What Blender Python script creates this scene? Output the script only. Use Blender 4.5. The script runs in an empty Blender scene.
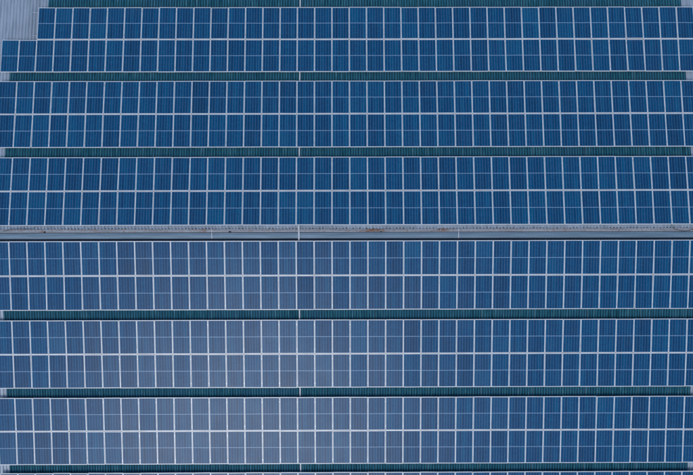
import bpy, math, random
from mathutils import Matrix, Vector
random.seed(7)
S = bpy.context.scene
C = S.collection
R = math.radians

# ------------------------------------------------------------------ camera, sky, sun, exposure
SLOPE = 0.0809                       # roof pitch in radians
cam = bpy.data.cameras.new('camera'); cam_o = bpy.data.objects.new('camera', cam); C.objects.link(cam_o)
cam.sensor_width = 36.0; cam.lens = 36.0 * 560 / 693
cam.clip_start = 0.5; cam.clip_end = 6000
cam_o.matrix_world = (Matrix.Translation((-0.2837, -0.9682, 31.5492)) @ Matrix.Rotation(-0.0026, 4, 'Z')
                      @ Matrix.Rotation(-0.0028, 4, 'Y') @ Matrix.Rotation(0.0197, 4, 'X'))
S.camera = cam_o

SUN = Vector((-0.195, -0.57, 1.0)).normalized()          # towards the veiled sun
w = bpy.data.worlds.new('World'); S.world = w; w.use_nodes = True
wn = w.node_tree.nodes; wl = w.node_tree.links
sky = wn.new('ShaderNodeTexSky'); sky.sky_type = 'NISHITA'; sky.sun_disc = False
sky.sun_elevation = math.asin(SUN.z); sky.sun_rotation = math.atan2(SUN.x, SUN.y)
sky.air_density = 1.0; sky.dust_density = 0.6; sky.ozone_density = 1.3
wl.new(sky.outputs[0], wn['Background'].inputs[0]); wn['Background'].inputs[1].default_value = 0.11
sl = bpy.data.lights.new('sun', 'SUN'); sl.energy = 0.95; sl.angle = R(30); sl.color = (1.0, 0.955, 0.90)
so = bpy.data.objects.new('sun', sl); C.objects.link(so); so.location = (-20, -50, 90)
so.rotation_euler = SUN.to_track_quat('Z', 'Y').to_euler()
S.view_settings.view_transform = 'Standard'; S.view_settings.look = 'None'
S.view_settings.exposure = 0.34; S.view_settings.gamma = 1.0; S.view_settings.use_curve_mapping = False

# ------------------------------------------------------------------ materials
def mat(name):
    m = bpy.data.materials.new(name); m.use_nodes = True
    return m, m.node_tree.nodes, m.node_tree.links, m.node_tree.nodes['Principled BSDF']
def rgb(c): return (c[0], c[1], c[2], 1)
def ramp(n, l, src, stops):
    r = n.new('ShaderNodeValToRGB'); l.new(src, r.inputs[0])
    while len(r.color_ramp.elements) < len(stops): r.color_ramp.elements.new(0.5)
    for e, (p, c) in zip(r.color_ramp.elements, stops): e.position = p; e.color = rgb(c)
    return r.outputs[0]
def noise(n, l, scale, detail=4, vec=None, stretch=None, world=True, rough=0.55):
    t = n.new('ShaderNodeTexNoise'); t.inputs['Scale'].default_value = scale
    t.inputs['Detail'].default_value = detail; t.inputs['Roughness'].default_value = rough
    if world:
        g = n.new('ShaderNodeNewGeometry'); v = g.outputs['Position']
    else:
        g = n.new('ShaderNodeTexCoord'); v = g.outputs['Object']
    if stretch:
        mp = n.new('ShaderNodeMapping'); mp.inputs['Scale'].default_value = stretch
        l.new(v, mp.inputs[0]); v = mp.outputs[0]
    l.new(v, t.inputs['Vector']); return t.outputs[0]
def mix(n, l, fac, a, b, mode='MIX'):
    x = n.new('ShaderNodeMix'); x.data_type = 'RGBA'; x.blend_type = mode
    for s, v in ((0, fac), (6, a), (7, b)):
        if isinstance(v, (int, float)): x.inputs[s].default_value = v
        elif isinstance(v, tuple): x.inputs[s].default_value = rgb(v)
        else: l.new(v, x.inputs[s])
    return x.outputs[2]
def math_(n, l, op, a, b=0.0, clamp=False):
    x = n.new('ShaderNodeMath'); x.operation = op; x.use_clamp = clamp
    for i, v in ((0, a), (1, b)):
        if isinstance(v, (int, float)): x.inputs[i].default_value = v
        else: l.new(v, x.inputs[i])
    return x.outputs[0]
def oattr(n, name, kind='OBJECT'):
    a = n.new('ShaderNodeAttribute'); a.attribute_type = kind; a.attribute_name = name; return a.outputs['Fac']

def cell_material():
    m, n, l, b = mat('polycrystalline_cell')
    t = math_(n, l, 'ADD', math_(n, l, 'MULTIPLY', oattr(n, 'tone'), 0.35), math_(n, l, 'MULTIPLY', oattr(n, 'cell', 'GEOMETRY'), 0.65))
    base = ramp(n, l, t, [(0.0, (0.0001, 0.038, 0.100)), (0.5, (0.0002, 0.067, 0.170)), (1.0, (0.0008, 0.118, 0.240))])
    dust = noise(n, l, 0.9, 6)
    dmask = math_(n, l, 'MULTIPLY', math_(n, l, 'SUBTRACT', dust, 0.48, True), 0.08, True)
    base = mix(n, l, dmask, base, (0.20, 0.21, 0.21))
    l.new(base, b.inputs['Base Color'])
    # textured anti-reflective glass: broad, faintly blue sheen
    b.inputs['Specular IOR Level'].default_value = 0.35; b.inputs['Specular Tint'].default_value = (0.82, 0.91, 1.0, 1)
    l.new(math_(n, l, 'ADD', math_(n, l, 'MULTIPLY', dust, 0.14), 0.25), b.inputs['Roughness'])
    return m
def plain(name, col, rough, metal=0.0, coat=0.0, var=0.25, scale=3.0, stretch=None, dirt=None, tone=False, spec=0.5):
    m, n, l, b = mat(name)
    f = noise(n, l, scale, 6, stretch=stretch)
    d = dirt or tuple(c * 0.55 for c in col)
    c = ramp(n, l, f, [(0.30, tuple(x * (1 - var) + y * var for x, y in zip(col, d))), (0.62, col)])
    if tone:
        t = oattr(n, 'tone'); c = mix(n, l, 1.0, c, ramp(n, l, t, [(0, (0.82,) * 3), (1, (1, 1, 1))]), 'MULTIPLY')
    l.new(c, b.inputs['Base Color']); b.inputs['Roughness'].default_value = rough
    b.inputs['Metallic'].default_value = metal; b.inputs['Coat Weight'].default_value = coat
    b.inputs['Coat Roughness'].default_value = 0.2; b.inputs['Specular IOR Level'].default_value = spec
    return m
def strip_material(name, g):
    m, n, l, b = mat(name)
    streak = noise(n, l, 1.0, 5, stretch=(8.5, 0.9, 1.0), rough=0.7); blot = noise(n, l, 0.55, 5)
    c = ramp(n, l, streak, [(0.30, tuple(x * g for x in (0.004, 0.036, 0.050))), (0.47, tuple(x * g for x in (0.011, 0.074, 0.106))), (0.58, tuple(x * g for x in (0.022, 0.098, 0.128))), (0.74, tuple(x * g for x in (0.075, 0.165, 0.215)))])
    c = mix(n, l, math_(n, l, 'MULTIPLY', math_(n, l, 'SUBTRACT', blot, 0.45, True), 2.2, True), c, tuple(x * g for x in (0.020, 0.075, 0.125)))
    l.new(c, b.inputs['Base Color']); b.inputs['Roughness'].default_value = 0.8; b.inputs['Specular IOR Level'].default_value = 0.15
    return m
M_CELL = cell_material()
M_BACK = plain('white_backsheet', (0.36, 0.54, 0.72), 0.35, coat=0.0, var=0.15)
M_ALU = plain('anodised_aluminium', (0.84, 0.84, 0.82), 0.45, metal=0.15, var=0.35, scale=2.2)
M_RAIL = plain('mill_aluminium', (0.62, 0.66, 0.70), 0.4, metal=0.5, var=0.3)
M_PVC = plain('white_trunking', (0.72, 0.75, 0.76), 0.5, var=0.4, scale=6)
M_GAP = strip_material('dark_green_ribbed', 0.95)  # dark green of the ribbed strips in the row gaps
M_CREST_LIT = strip_material('pale_lit_crest', 2.4)  # brighter copy: light on the rib tops put into the colour
M_BLACK = plain('black_rubber', (0.02, 0.02, 0.022), 0.6)
M_FOAM = plain('weathered_foam', (0.10, 0.095, 0.085), 0.9, var=0.6, scale=12)
M_SHADOW = plain('blue_grey_shadow', (0.030, 0.052, 0.078), 0.8, var=0.6, scale=5, spec=0.2)  # shadow colour for the dark bar below the ridge
M_DIRT = plain('dry_dirt', (0.045, 0.034, 0.026), 0.9, scale=40)
M_WALL = plain('wall_cladding', (0.42, 0.44, 0.45), 0.55, var=0.4, scale=1.0)
M_DECK = plain('roof_underlay', (0.12, 0.12, 0.12), 0.8)
M_YARD = plain('yard_concrete', (0.26, 0.25, 0.235), 0.85, var=0.5, scale=0.3)

def roof_material():
    m, n, l, b = mat('galvanised_sheet')
    streak = noise(n, l, 1.0, 6, stretch=(7.0, 0.7, 1.0)); blot = noise(n, l, 0.8, 5)
    c = ramp(n, l, streak, [(0.30, (0.35, 0.42, 0.49)), (0.65, (0.51, 0.595, 0.67))])
    c = mix(n, l, math_(n, l, 'MULTIPLY', math_(n, l, 'SUBTRACT', blot, 0.45, True), 1.2, True), c, (0.34, 0.39, 0.43))
    c = mix(n, l, 1.0, c, ramp(n, l, oattr(n, 'tone'), [(0, (0.86,) * 3), (1, (1, 1, 1))]), 'MULTIPLY')
    l.new(c, b.inputs['Base Color']); b.inputs['Metallic'].default_value = 0.2; b.inputs['Roughness'].default_value = 0.5
    return m
M_ROOF = roof_material()
def flashing_material(name, lo, hi, rusty):
    m, n, l, b = mat(name)
    streak = noise(n, l, 1.0, 6, stretch=(0.5, 10.0, 1.0)); fine = noise(n, l, 9.0, 7, rough=0.7)
    patch = noise(n, l, 0.33, 2, stretch=(1.0, 0.2, 1.0))
    c = ramp(n, l, streak, [(0.30, lo), (0.65, hi)])
    c = mix(n, l, math_(n, l, 'MULTIPLY', math_(n, l, 'SUBTRACT', fine, 0.55, True), 2.4, True), c, (0.15, 0.145, 0.135))
    # rust blooms gather round a few old fixings along the north leaf
    g = n.new('ShaderNodeNewGeometry'); sep = n.new('ShaderNodeSeparateXYZ'); l.new(g.outputs['Position'], sep.inputs[0])
    rust = None
    for x0, wd, st in ((1.30, 2.6, 0.93), (5.30, 1.5, 0.84), (-8.3, 0.9, 0.8), (12.2, 0.8, 0.75), (-17.5, 0.7, 0.75), (19.6, 0.5, 0.9)):
        d = math_(n, l, 'ABSOLUTE', math_(n, l, 'SUBTRACT', sep.outputs[0], x0))
        k = math_(n, l, 'MULTIPLY', math_(n, l, 'SUBTRACT', 1.0, math_(n, l, 'DIVIDE', d, wd), True), st)
        rust = k if rust is None else math_(n, l, 'MAXIMUM', rust, k)
    north = math_(n, l, 'MULTIPLY', math_(n, l, 'ADD', sep.outputs[1], 0.05, True), 30.0, True)
    rust = math_(n, l, 'MULTIPLY', math_(n, l, 'MAXIMUM', math_(n, l, 'POWER', rust, 0.5), 0.74), north)
    rf = noise(n, l, 9.0, 8, stretch=(1.0, 1.5, 1.0), rough=0.8)
    if not rusty: rf = 0.0
    thr = math_(n, l, 'MULTIPLY', math_(n, l, 'SUBTRACT', math_(n, l, 'MULTIPLY', rust, rf), 0.375, True), 9.0, True)
    c = mix(n, l, thr, c, mix(n, l, fine, (0.06, 0.028, 0.016), (0.44, 0.18, 0.065)))
    l.new(c, b.inputs['Base Color']); b.inputs['Roughness'].default_value = 0.55; b.inputs['Metallic'].default_value = 0.15
    return m
M_FLASH = flashing_material('weathered_ridge_flashing', (0.27, 0.295, 0.31), (0.46, 0.48, 0.49), True)
M_FLASH_S = flashing_material('blue_grey_ridge_flashing', (0.13, 0.205, 0.265), (0.21, 0.31, 0.385), False)

# ------------------------------------------------------------------ mesh helpers
class MB:
    def __init__(s): s.v = []; s.f = []
    def box(s, x0, x1, y0, y1, z0, z1):
        k = len(s.v)
        s.v += [(x0, y0, z0), (x1, y0, z0), (x1, y1, z0), (x0, y1, z0), (x0, y0, z1), (x1, y0, z1), (x1, y1, z1), (x0, y1, z1)]
        s.f += [tuple(k + i for i in q) for q in ((3, 2, 1, 0), (4, 5, 6, 7), (0, 1, 5, 4), (1, 2, 6, 5), (2, 3, 7, 6), (3, 0, 4, 7))]
        return s
    def extrude_x(s, prof, x0, x1, cuts=1, closed=True, wob=0.0):
        """profile of (y, z) swept along x"""
        k = len(s.v); n = len(prof)
        for i in range(cuts + 1):
            x = x0 + (x1 - x0) * i / cuts
            for y, z in prof: s.v.append((x, y + random.uniform(-wob, wob), z + random.uniform(-wob, wob)))
        for i in range(cuts):
            for j in range(n if closed else n - 1):
                a = k + i * n + j; b_ = k + i * n + (j + 1) % n
                s.f.append((a, a + n, b_ + n, b_))
        if closed:
            s.f.append(tuple(k + j for j in range(n))); s.f.append(tuple(k + cuts * n + j for j in reversed(range(n))))
        return s
    def mesh(s, name):
        me = bpy.data.meshes.new(name); me.from_pydata(s.v, [], s.f); me.update(); return me
def link(name, data, parent=None, m=None, loc=None, rot=None):
    o = bpy.data.objects.new(name, data); C.objects.link(o)
    if m is not None and not data.materials: data.materials.append(m)
    if parent is not None: o.parent = parent
    if loc is not None: o.location = loc
    if rot is not None: o.rotation_euler = rot
    return o
def tag(o, label, cat, group=None):
    o['label'] = label; o['category'] = cat
    if group: o['group'] = group
    return o
def slope_point(side, x, u, wz):
    """x across, u metres down the slope from the ridge, wz above (+) the panel-face plane"""
    sg = 1 if side == 'N' else -1
    return Vector((x, sg * (u * math.cos(SLOPE) + wz * math.sin(SLOPE)), -u * math.sin(SLOPE) + wz * math.cos(SLOPE)))
def slope_rot(side): return (-SLOPE if side == 'N' else SLOPE, 0, 0)

H = 0.25                      # panel face above the roof pan
RIB = 0.045
XL, XR = -23.75, 23.75        # verge to verge
EAVE = 18.9
GROUND = -9.5

# ------------------------------------------------------------------ ground
g = MB(); g.v = [(-3000, -3000, GROUND), (3000, -3000, GROUND), (3000, 3000, GROUND), (-3000, 3000, GROUND)]; g.f = [(0, 1, 2, 3)]
ground = link('ground', g.mesh('ground'), None, M_YARD); ground['kind'] = 'structure'

# ------------------------------------------------------------------ building
bld = link('industrial_building', None, None, None, (0, 0, GROUND))
tag(bld, 'industrial building with a low gabled grey ribbed metal roof under the solar panels', 'building')
def at_b(v): return (v[0], v[1], v[2] - GROUND)
ey = EAVE * math.cos(SLOPE); ez = -EAVE * math.sin(SLOPE) - 0.40
for y in (ey - 0.35, -ey + 0.35):
    link('wall', MB().box(XL + 0.2, XR - 0.2, y - 0.1, y + 0.1, 0, ez - GROUND).mesh('wall'), bld, M_WALL)
for x in (XL + 0.2, XR - 0.2):
    wm = MB(); k = 0
    prof = [(-ey + 0.45, 0), (ey - 0.45, 0), (ey - 0.45, ez - GROUND), (0, -0.42 - GROUND), (-ey + 0.45, ez - GROUND)]
    wm.extrude_x(prof, x - 0.1, x + 0.1); link('wall', wm.mesh('gable_wall'), bld, M_WALL)

# one ribbed sheet: 5 ribs, 0.95 m wide, laid from ridge to eave
SW, NR = 0.95, 5
def sheet_mesh(length):
    per = SW / NR; b = MB(); prof = []
    for i in range(NR):
        x = i * per
        prof += [(x + 0.030, 0), (x + 0.062, RIB), (x + 0.128, RIB), (x + 0.160, 0)]
    prof = [(0.0, 0)] + prof + [(SW, 0)]
    cuts = 8; n = len(prof)
    for j in range(cuts + 1):
        y = 0.05 + (length - 0.05) * j / cuts
        for x, z in prof: b.v.append((x, y, z + (random.uniform(-0.0012, 0.0012) if z else 0)))
    for j in range(cuts):
        for i in range(n - 1):
            a = j * n + i; b.f.append((a, a + 1, a + n + 1, a + n))
    return b.mesh('roof_sheet')
SHEETS = [sheet_mesh(EAVE) for _ in range(4)]
for m_ in SHEETS: m_.materials.append(M_ROOF)
for side in 'NS':
    sg = 1 if side == 'N' else -1
    sb = MB().box(XL, XR, -EAVE + 0.1 if sg < 0 else 0.06, -0.06 if sg < 0 else EAVE - 0.1, -0.16, -0.02)
    p0 = slope_point(side, 0, 0, -H)
    slab = link('roof_slope', sb.mesh('roof_slope'), bld, M_DECK, at_b(p0), slope_rot(side))
    for i in range(int(round((XR - XL) / SW))):
        x = XL + i * SW
        if side == 'N': o = link('roof_sheet', random.choice(SHEETS), slab, None, (x, 0, 0))
        else: o = link('roof_sheet', random.choice(SHEETS), slab, None, (x + SW, 0, 0), (0, 0, math.pi))
        o['tone'] = random.random()
    # eave gutter
    gt = [(0, 0), (0.16, 0), (0.16, 0.14), (0.148, 0.14), (0.148, 0.012), (0.012, 0.012), (0.012, 0.14), (0, 0.14)]
    yb = ey + 0.01 if sg > 0 else -ey - 0.17
    link('gutter', MB().extrude_x([(yb + a, b_) for a, b_ in gt], XL, XR).mesh('gutter'), bld, M_WALL, (0, 0, ez + 0.02 - GROUND))

# ridge flashing: a north leaf that folds over the crown and a south leaf, with an open seam between, in three lengths
T = math.tan(SLOPE)
def rz(y, wz): return -abs(y) * T + wz
north = [(0.150, rz(.150, -.213)), (0.147, rz(.147, -.196)), (0.02, -0.186), (-0.020, -0.188), (-0.022, -0.223), (-0.026, -0.223), (-0.024, -0.184), (0.02, -0.182), (0.150, rz(.150, -.192)), (0.154, rz(.154, -.213))]
south = [(-0.062, -0.223), (-0.062, -0.212), (-0.20, rz(-.2, -.186)), (-0.375, rz(-.375, -.196)), (-0.380, rz(-.38, -.214)), (-0.384, rz(-.384, -.214)), (-0.379, rz(-.379, -.192)), (-0.20, rz(-.2, -.182)), (-0.058, -0.208), (-0.058, -0.223)]
joints = [XL, -7.83, 6.17, XR]
for a, b_ in zip(joints, joints[1:]):
    for prof in (north, south):
        link('ridge_flashing', MB().extrude_x(prof, a + 0.004, b_ - 0.004, 40, True, 0.0012).mesh('ridge_flashing'), bld, M_FLASH if prof is north else M_FLASH_S, (0, 0, -GROUND))
for x in joints[1:-1]:
    jt = MB()
    jt.extrude_x([(0.158, rz(.158, -.188)), (0.02, -0.178), (-0.028, -0.180), (-0.028, -0.176), (0.02, -0.174), (0.158, rz(.158, -.184))], x - 0.018, x + 0.018)
    link('joint_strip', jt.mesh('joint_strip'), bld, M_PVC, (0, 0, -GROUND))
    jt = MB().extrude_x([(-0.055, -0.184), (-0.20, rz(-.2, -.178)), (-0.388, rz(-.388, -.188)), (-0.388, rz(-.388, -.184)), (-0.20, rz(-.2, -.174)), (-0.055, -0.180)], x - 0.018, x + 0.018)
    link('joint_strip', jt.mesh('joint_strip'), bld, M_PVC, (0, 0, -GROUND))
cl = MB(); n_per = int(round((XR - XL) / (SW / NR)))
for i in range(n_per):                                      # foam fillers between the ribs at the flashing's edges
    x = XL + i * SW / NR
    if random.random() < 0.4: continue
    y0, y1 = 0.135, 0.175 + random.uniform(0, 0.03); ym = (y0 + y1) / 2; k = random.uniform(0.018, 0.030)
    cl.box(x - k, x + k, y0, y1, rz(ym, -H + 0.003), rz(ym, -H + 0.036 + random.uniform(0, 0.006)))
co = link('filler_blocks', cl.mesh('filler_blocks'), bld, M_FOAM, (0, 0, -GROUND)); co['kind'] = 'stuff'
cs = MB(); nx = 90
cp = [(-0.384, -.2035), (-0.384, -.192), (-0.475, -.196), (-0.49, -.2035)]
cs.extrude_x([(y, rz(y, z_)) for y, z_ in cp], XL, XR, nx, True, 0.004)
link('shadow_strip', cs.mesh('shadow_strip'), bld, M_SHADOW, (0, 0, -GROUND))  # dark bar painted in for the shadow line above the first south row
link('seam_gasket', MB().box(XL, XR, -0.0575, -0.0265, -0.24, -0.2055).mesh('seam_gasket'), bld, M_BLACK, (0, 0, -GROUND))

# ------------------------------------------------------------------ solar panels
PX, PY = 1.012, 1.9745
PW, PL = 1.000, 1.9600
LIP, MARG, STRIP = 0.026, 0.006, 0.022
def backsheet_mesh():
    a, b = PW / 2 - 0.004, PL / 2 - 0.004
    return MB().box(-a, a, -b, b, -0.012, -0.0035).mesh('solar_panel')
def frame_mesh():
    b = MB(); W, L = PW / 2, PL / 2; lx, ly = LIP, LIP + 0.010
    k = 0
    # ring: outer wall, bevelled top lip, inner drop
    rings = [(W, L, -0.040), (W, L, -0.0025), (W - 0.002, L - 0.002, 0.0), (W - lx, L - ly, 0.0), (W - lx, L - ly, -0.0035 - 0.002)]
    for x, y, z in rings: b.v += [(-x, -y, z), (x, -y, z), (x, y, z), (-x, y, z)]
    for r in range(len(rings) - 1):
        for i in range(4):
            j = (i + 1) % 4; b.f.append((r * 4 + i, r * 4 + j, r * 4 + 4 + j, r * 4 + 4 + i))
    # bottom return flange
    x, y = W - 0.03, L - 0.03; q = len(b.v); b.v += [(-x, -y, -0.040), (x, -y, -0.040), (x, y, -0.040), (-x, y, -0.040)]
    for i in range(4):
        j = (i + 1) % 4; b.f.append((i, q + i, q + j, j))
    return b.mesh('frame')
CW = PW - 2 * (LIP + MARG); CH = (PL - 2 * (LIP + 0.010 + MARG) - STRIP) / 2
def cells_mesh():
    """half a module: 6 columns of 12 half cells, each cell its own clipped-corner face"""
    b = MB(); vals = []; gx, gy = 0.0054, 0.0009
    px, py = CW / 6, CH / 12
    for i in range(6):
        col = random.random()
        for j in range(12):
            x0 = -CW / 2 + i * px + gx / 2; x1 = x0 + px - gx; y0 = -CH / 2 + j * py + gy / 2; y1 = y0 + py - gy
            k = len(b.v); b.v += [(x0, y0, 0), (x1, y0, 0), (x1, y1, 0), (x0, y1, 0)]; b.f.append((k, k + 1, k + 2, k + 3))
            vals.append(min(1, max(0, 0.5 + (col - 0.5) * 0.6 + random.uniform(-0.15, 0.15))))
    me = b.mesh('cell_field'); at = me.attributes.new('cell', 'FLOAT', 'FACE')
    for i, v in enumerate(vals): at.data[i].value = v
    me.materials.append(M_CELL); return me
BACK = backsheet_mesh(); BACK.materials.append(M_BACK)
FRAME = frame_mesh(); FRAME.materials.append(M_ALU)
CELLS = [cells_mesh() for _ in range(12)]
def panel(parent, x, y):
    p = link('solar_panel', BACK, parent, None, (x + random.uniform(-.002, .002), y + random.uniform(-.003, .003), random.uniform(-.0015, .0015)),
             (R(random.gauss(0, 0.5)), R(random.gauss(0, 0.5)), R(random.gauss(0, 0.05))))
    link('frame', FRAME, p)
    tone = min(1, max(0, random.gauss(0.5, 0.17)))
    for sg in (1, -1):
        c = link('cell_field', random.choice(CELLS), p, None, (0, sg * (CH + STRIP) / 2, -0.0025)); c['tone'] = tone

def foot(mb, x, y):            # L foot on a rib
    mb.box(x - 0.03, x + 0.03, y - 0.05, y + 0.02, -H + RIB + 0.001, -H + RIB + 0.009)
    mb.box(x - 0.03, x + 0.03, y + 0.0215, y + 0.029, -H + RIB + 0.001, -0.045)
def array(side, u0, label, first_col=0, last_col=40, notch=0):
    """two courses of panels on four rails; u0 = course edge nearest the top of the picture"""
    uc = u0 - PY if side == 'N' else u0 + PY                   # centre line between the two courses
    base = slope_point(side, 0, uc, -H)
    e = link('solar_array', None, None, None, base, slope_rot(side))
    tag(e, label, 'solar panels', 'rows of solar panels on the roof')
    top = slope_point(side, 0, uc, 0)
    clamps = MB(); feet = MB()
    for k, y in ((0, PY / 2), (1, -PY / 2)):
        c0 = first_col + (notch if k == 0 else 0)
        for c in range(c0, last_col):
            panel_x = (c + 0.5 - 20) * PX
            panel(e, panel_x, y)
        xa, xb = (c0 - 20) * PX, (last_col - 20) * PX
        for yr in (y + 0.71, y - 0.72):
            rl = MB()
            rl.extrude_x([(yr - .02, -.078), (yr + .02, -.078), (yr + .02, -.041), (yr + .007, -.041), (yr + .007, -.052), (yr - .007, -.052), (yr - .007, -.041), (yr - .02, -.041)],
                         xa - 0.30 + random.uniform(-.05, .05), xb + 0.28 + random.uniform(-.05, .05))
            link('rail', rl.mesh('rail'), e, M_RAIL, (0, 0, H))
            for c in range(c0, last_col + 1):
                x = (c - 20) * PX; mid = c0 < c < last_col
                if mid: clamps.box(x - .022, x + .022, yr - .03, yr + .03, 0.0015, 0.0065)
                else:
                    s_ = -1 if c == c0 else 1
                    clamps.box(x + s_ * .010 - .032, x + s_ * .010 + .032, yr - .03, yr + .03, 0.0015, 0.0065)
                    clamps.box(x + s_ * .010, x + s_ * .040, yr - .03, yr + .03, -.0405, 0.0010)
            x = XL + 0.095 + SW * 4
            while x < XR:
                if xa - 0.28 < x < xb + 0.2: foot(feet, x, yr)
                x += 0.19 * 8
    o = link('clamps', clamps.mesh('clamps'), e, M_RAIL, (0, 0, H)); o['kind'] = 'stuff'
    o = link('mounting_feet', feet.mesh('mounting_feet'), e, M_RAIL, (0, 0, H)); o['kind'] = 'stuff'
    for o in e.children:
        if o.name.startswith('solar_panel'): o.location.z += H
    return e
ROWS = [('N', 13.2656), ('N', 8.7932), ('N', 4.3005), ('S', 0.5182), ('S', 5.0234), ('S', 9.5168), ('S', 13.955)]
LABELS = ['topmost row of blue solar panels, stepped back by two panels at its upper left corner',
          'second full row of dark blue solar panels from the top of the roof',
          'dark blue solar panel row directly above the rusty ridge flashing',
          'blue solar panel row directly below the rusty ridge flashing',
          'hazy blue solar panel row, second below the ridge flashing',
          'pale greyish blue solar panel row, third below the ridge flashing',
          'lowest solar panel row, cut off by the bottom edge of the photo']
for i, (sd, u) in enumerate(ROWS): array(sd, u, LABELS[i], notch=2 if i == 0 else 0)

# ------------------------------------------------------------------ dark green ribbed strips in the gaps
def rib_section():
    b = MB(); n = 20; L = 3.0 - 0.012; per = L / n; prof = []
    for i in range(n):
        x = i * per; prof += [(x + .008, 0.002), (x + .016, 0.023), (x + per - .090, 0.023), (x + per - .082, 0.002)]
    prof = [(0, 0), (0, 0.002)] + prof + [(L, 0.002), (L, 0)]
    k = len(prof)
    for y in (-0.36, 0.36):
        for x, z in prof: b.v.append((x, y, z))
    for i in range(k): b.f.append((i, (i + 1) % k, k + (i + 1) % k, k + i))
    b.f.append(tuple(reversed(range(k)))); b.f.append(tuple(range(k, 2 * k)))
    me = b.mesh('strip_section'); me.materials.append(M_GAP); me.materials.append(M_CREST_LIT)
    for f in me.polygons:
        if f.normal.z > 0.95 and f.center.z > 0.02: f.material_index = 1  # upward rib faces take the painted-light copy
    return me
GAP_STRIP = rib_section()
gaps = [('N', 13.2656 + 0.25, 2, 'dark green ribbed strip along the upper edge of the photo'),
        ('N', (8.7932 + 13.2656 - 2 * PY) / 2, 0, 'dark green ribbed strip between the first and second panel rows'),
        ('N', (4.3005 + 8.7932 - 2 * PY) / 2, 0, 'dark green ribbed strip between the second and third panel rows'),
        ('S', (0.5182 + 2 * PY + 5.0234) / 2, 0, 'dark green ribbed strip, first one below the ridge flashing'),
        ('S', (5.0234 + 2 * PY + 9.5168) / 2, 0, 'dark green ribbed strip, second one below the ridge flashing'),
        ('S', (9.5168 + 2 * PY + 13.955) / 2, 0, 'dark green ribbed strip just above the lowest panel row')]
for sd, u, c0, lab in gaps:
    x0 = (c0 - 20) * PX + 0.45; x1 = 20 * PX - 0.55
    e = link('strip', None, None, None, slope_point(sd, x0, u, -H + RIB + 0.002), slope_rot(sd))
    tag(e, lab, 'strip', 'ribbed strips between the panel rows')
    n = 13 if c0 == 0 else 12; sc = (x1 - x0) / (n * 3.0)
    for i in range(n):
        o = link('strip_section', GAP_STRIP, e, None, (i * 3.0 * sc, 0, random.uniform(0, .001))); o.scale.x = sc

# ------------------------------------------------------------------ white cable trunking crossing the roof
XT = -2.89
tr = link('cable_trunking', None, None, None, (XT, 0, -0.2))
tag(tr, 'narrow white cable trunking running down the roof across every gap and the ridge', 'trunking')
def tz(y): return -abs(y) * T
for y0, y1 in ((0.30, 16.8), (-16.8, -0.45)):
    prof = [(y0, tz(y0) - .178), (y1, tz(y1) - .178), (y1, tz(y1) - .153), (y0, tz(y0) - .153)]
    link('trunking_section', MB().extrude_x(prof, -0.034, 0.034).mesh('trunking_section'), tr, M_PVC, (0, 0, 0.2))
prof = [(0.32, tz(.32) - .1515), (0.02, -0.170), (-0.2, tz(.2) - .1665), (-0.47, tz(.47) - .1515), (-0.47, tz(.47) - .130), (-0.2, tz(.2) - .142), (0.02, -0.146), (0.32, tz(.32) - .130)]
link('trunking_bridge', MB().extrude_x(prof, -0.038, 0.038).mesh('trunking_bridge'), tr, M_PVC, (0, 0, 0.2))

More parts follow.
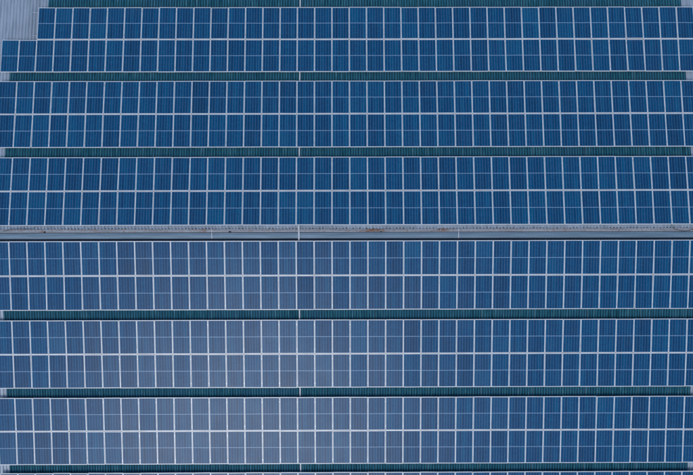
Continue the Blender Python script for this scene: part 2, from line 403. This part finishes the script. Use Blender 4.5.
# ------------------------------------------------------------------ loose cables and dirt on the ridge
def tube(name, pts, r, m):
    """smooth tube through the points (Catmull-Rom)"""
    P = [Vector(p) for p in pts]; Q = []
    for i in range(len(P) - 1):
        a, b, c, d = P[max(0, i - 1)], P[i], P[i + 1], P[min(len(P) - 1, i + 2)]
        for k in range(8):
            t = k / 8; Q.append(0.5 * ((2 * b) + (c - a) * t + (2 * a - 5 * b + 4 * c - d) * t * t + (3 * b - a - 3 * c + d) * t ** 3))
    Q.append(P[-1]); mb = MB(); n = 8
    for i, q in enumerate(Q):
        d = (Q[min(i + 1, len(Q) - 1)] - Q[max(i - 1, 0)]).normalized(); s_ = d.cross(Vector((0, 0, 1))).normalized(); u_ = s_.cross(d)
        for k in range(n):
            a = 2 * math.pi * k / n; mb.v.append(tuple(q + s_ * (math.cos(a) * r) + u_ * (math.sin(a) * r)))
    for i in range(len(Q) - 1):
        for k in range(n): mb.f.append((i * n + k, i * n + (k + 1) % n, i * n + n + (k + 1) % n, i * n + n + k))
    mb.f.append(tuple(reversed(range(n)))); mb.f.append(tuple((len(Q) - 1) * n + k for k in range(n)))
    me = mb.mesh(name)
    for f in me.polygons: f.use_smooth = True
    return link(name, me, None, m)
c1 = tube('cable', [(18.25, 0.42, -.19), (18.30, 0.25, -.185), (18.45, 0.09, -.165), (18.80, -0.005, -.165), (19.15, -0.005, -.165), (19.45, 0.07, -.165), (19.62, 0.24, -.185), (19.66, 0.42, -.19)], 0.008, M_BLACK)
tag(c1, 'dark cable looping in an arc over the right end of the ridge flashing', 'cable')
c2 = tube('cable', [(-19.62, 0.05, -.166), (-19.40, 0.10, -.170), (-19.15, 0.18, -.178), (-18.75, 0.20, -.188), (-18.30, 0.19, -.19), (-17.90, 0.21, -.19), (-17.75, 0.42, -.20)], 0.008, M_BLACK)
tag(c2, 'dark cable lying along the left end of the ridge flashing', 'cable')
def clump(x, y, r, label):
    mb = MB(); n = 9; rings = 4
    rr = [random.uniform(.6, 1.25) for _ in range(n)]
    for k in range(rings):
        f = 1 - (k / rings) ** 1.6
        for i in range(n):
            a = 2 * math.pi * i / n; q = r * rr[i] * f * random.uniform(.85, 1.1)
            mb.v.append((math.cos(a) * q * 1.5, math.sin(a) * q, r * 0.55 * k / rings))
    mb.v.append((0, 0, r * 0.55))
    for k in range(rings - 1):
        for i in range(n): mb.f.append((k * n + i, k * n + (i + 1) % n, (k + 1) * n + (i + 1) % n, (k + 1) * n + i))
    for i in range(n): mb.f.append(((rings - 1) * n + i, (rings - 1) * n + (i + 1) % n, rings * n))
    mb.f.append(tuple(reversed(range(n))))
    z = -0.181 - max(0, abs(y) - 0.02) * T
    o = link('dirt_clump', mb.mesh('dirt_clump'), None, M_DIRT, (x, y, z)); tag(o, label, 'dirt', 'dirt on the ridge flashing')
clump(-17.28, -0.015, 0.055, 'small dark dirt clump on the ridge seam near the left edge')
clump(-6.80, -0.015, 0.06, 'flat dark dirt clump on the ridge seam left of the white trunking')
clump(5.05, 0.10, 0.035, 'tiny brown dirt clump on rust stained flashing right of centre')
clump(1.75, -0.012, 0.045, 'brown dirt clump on the rustiest stretch of ridge flashing')
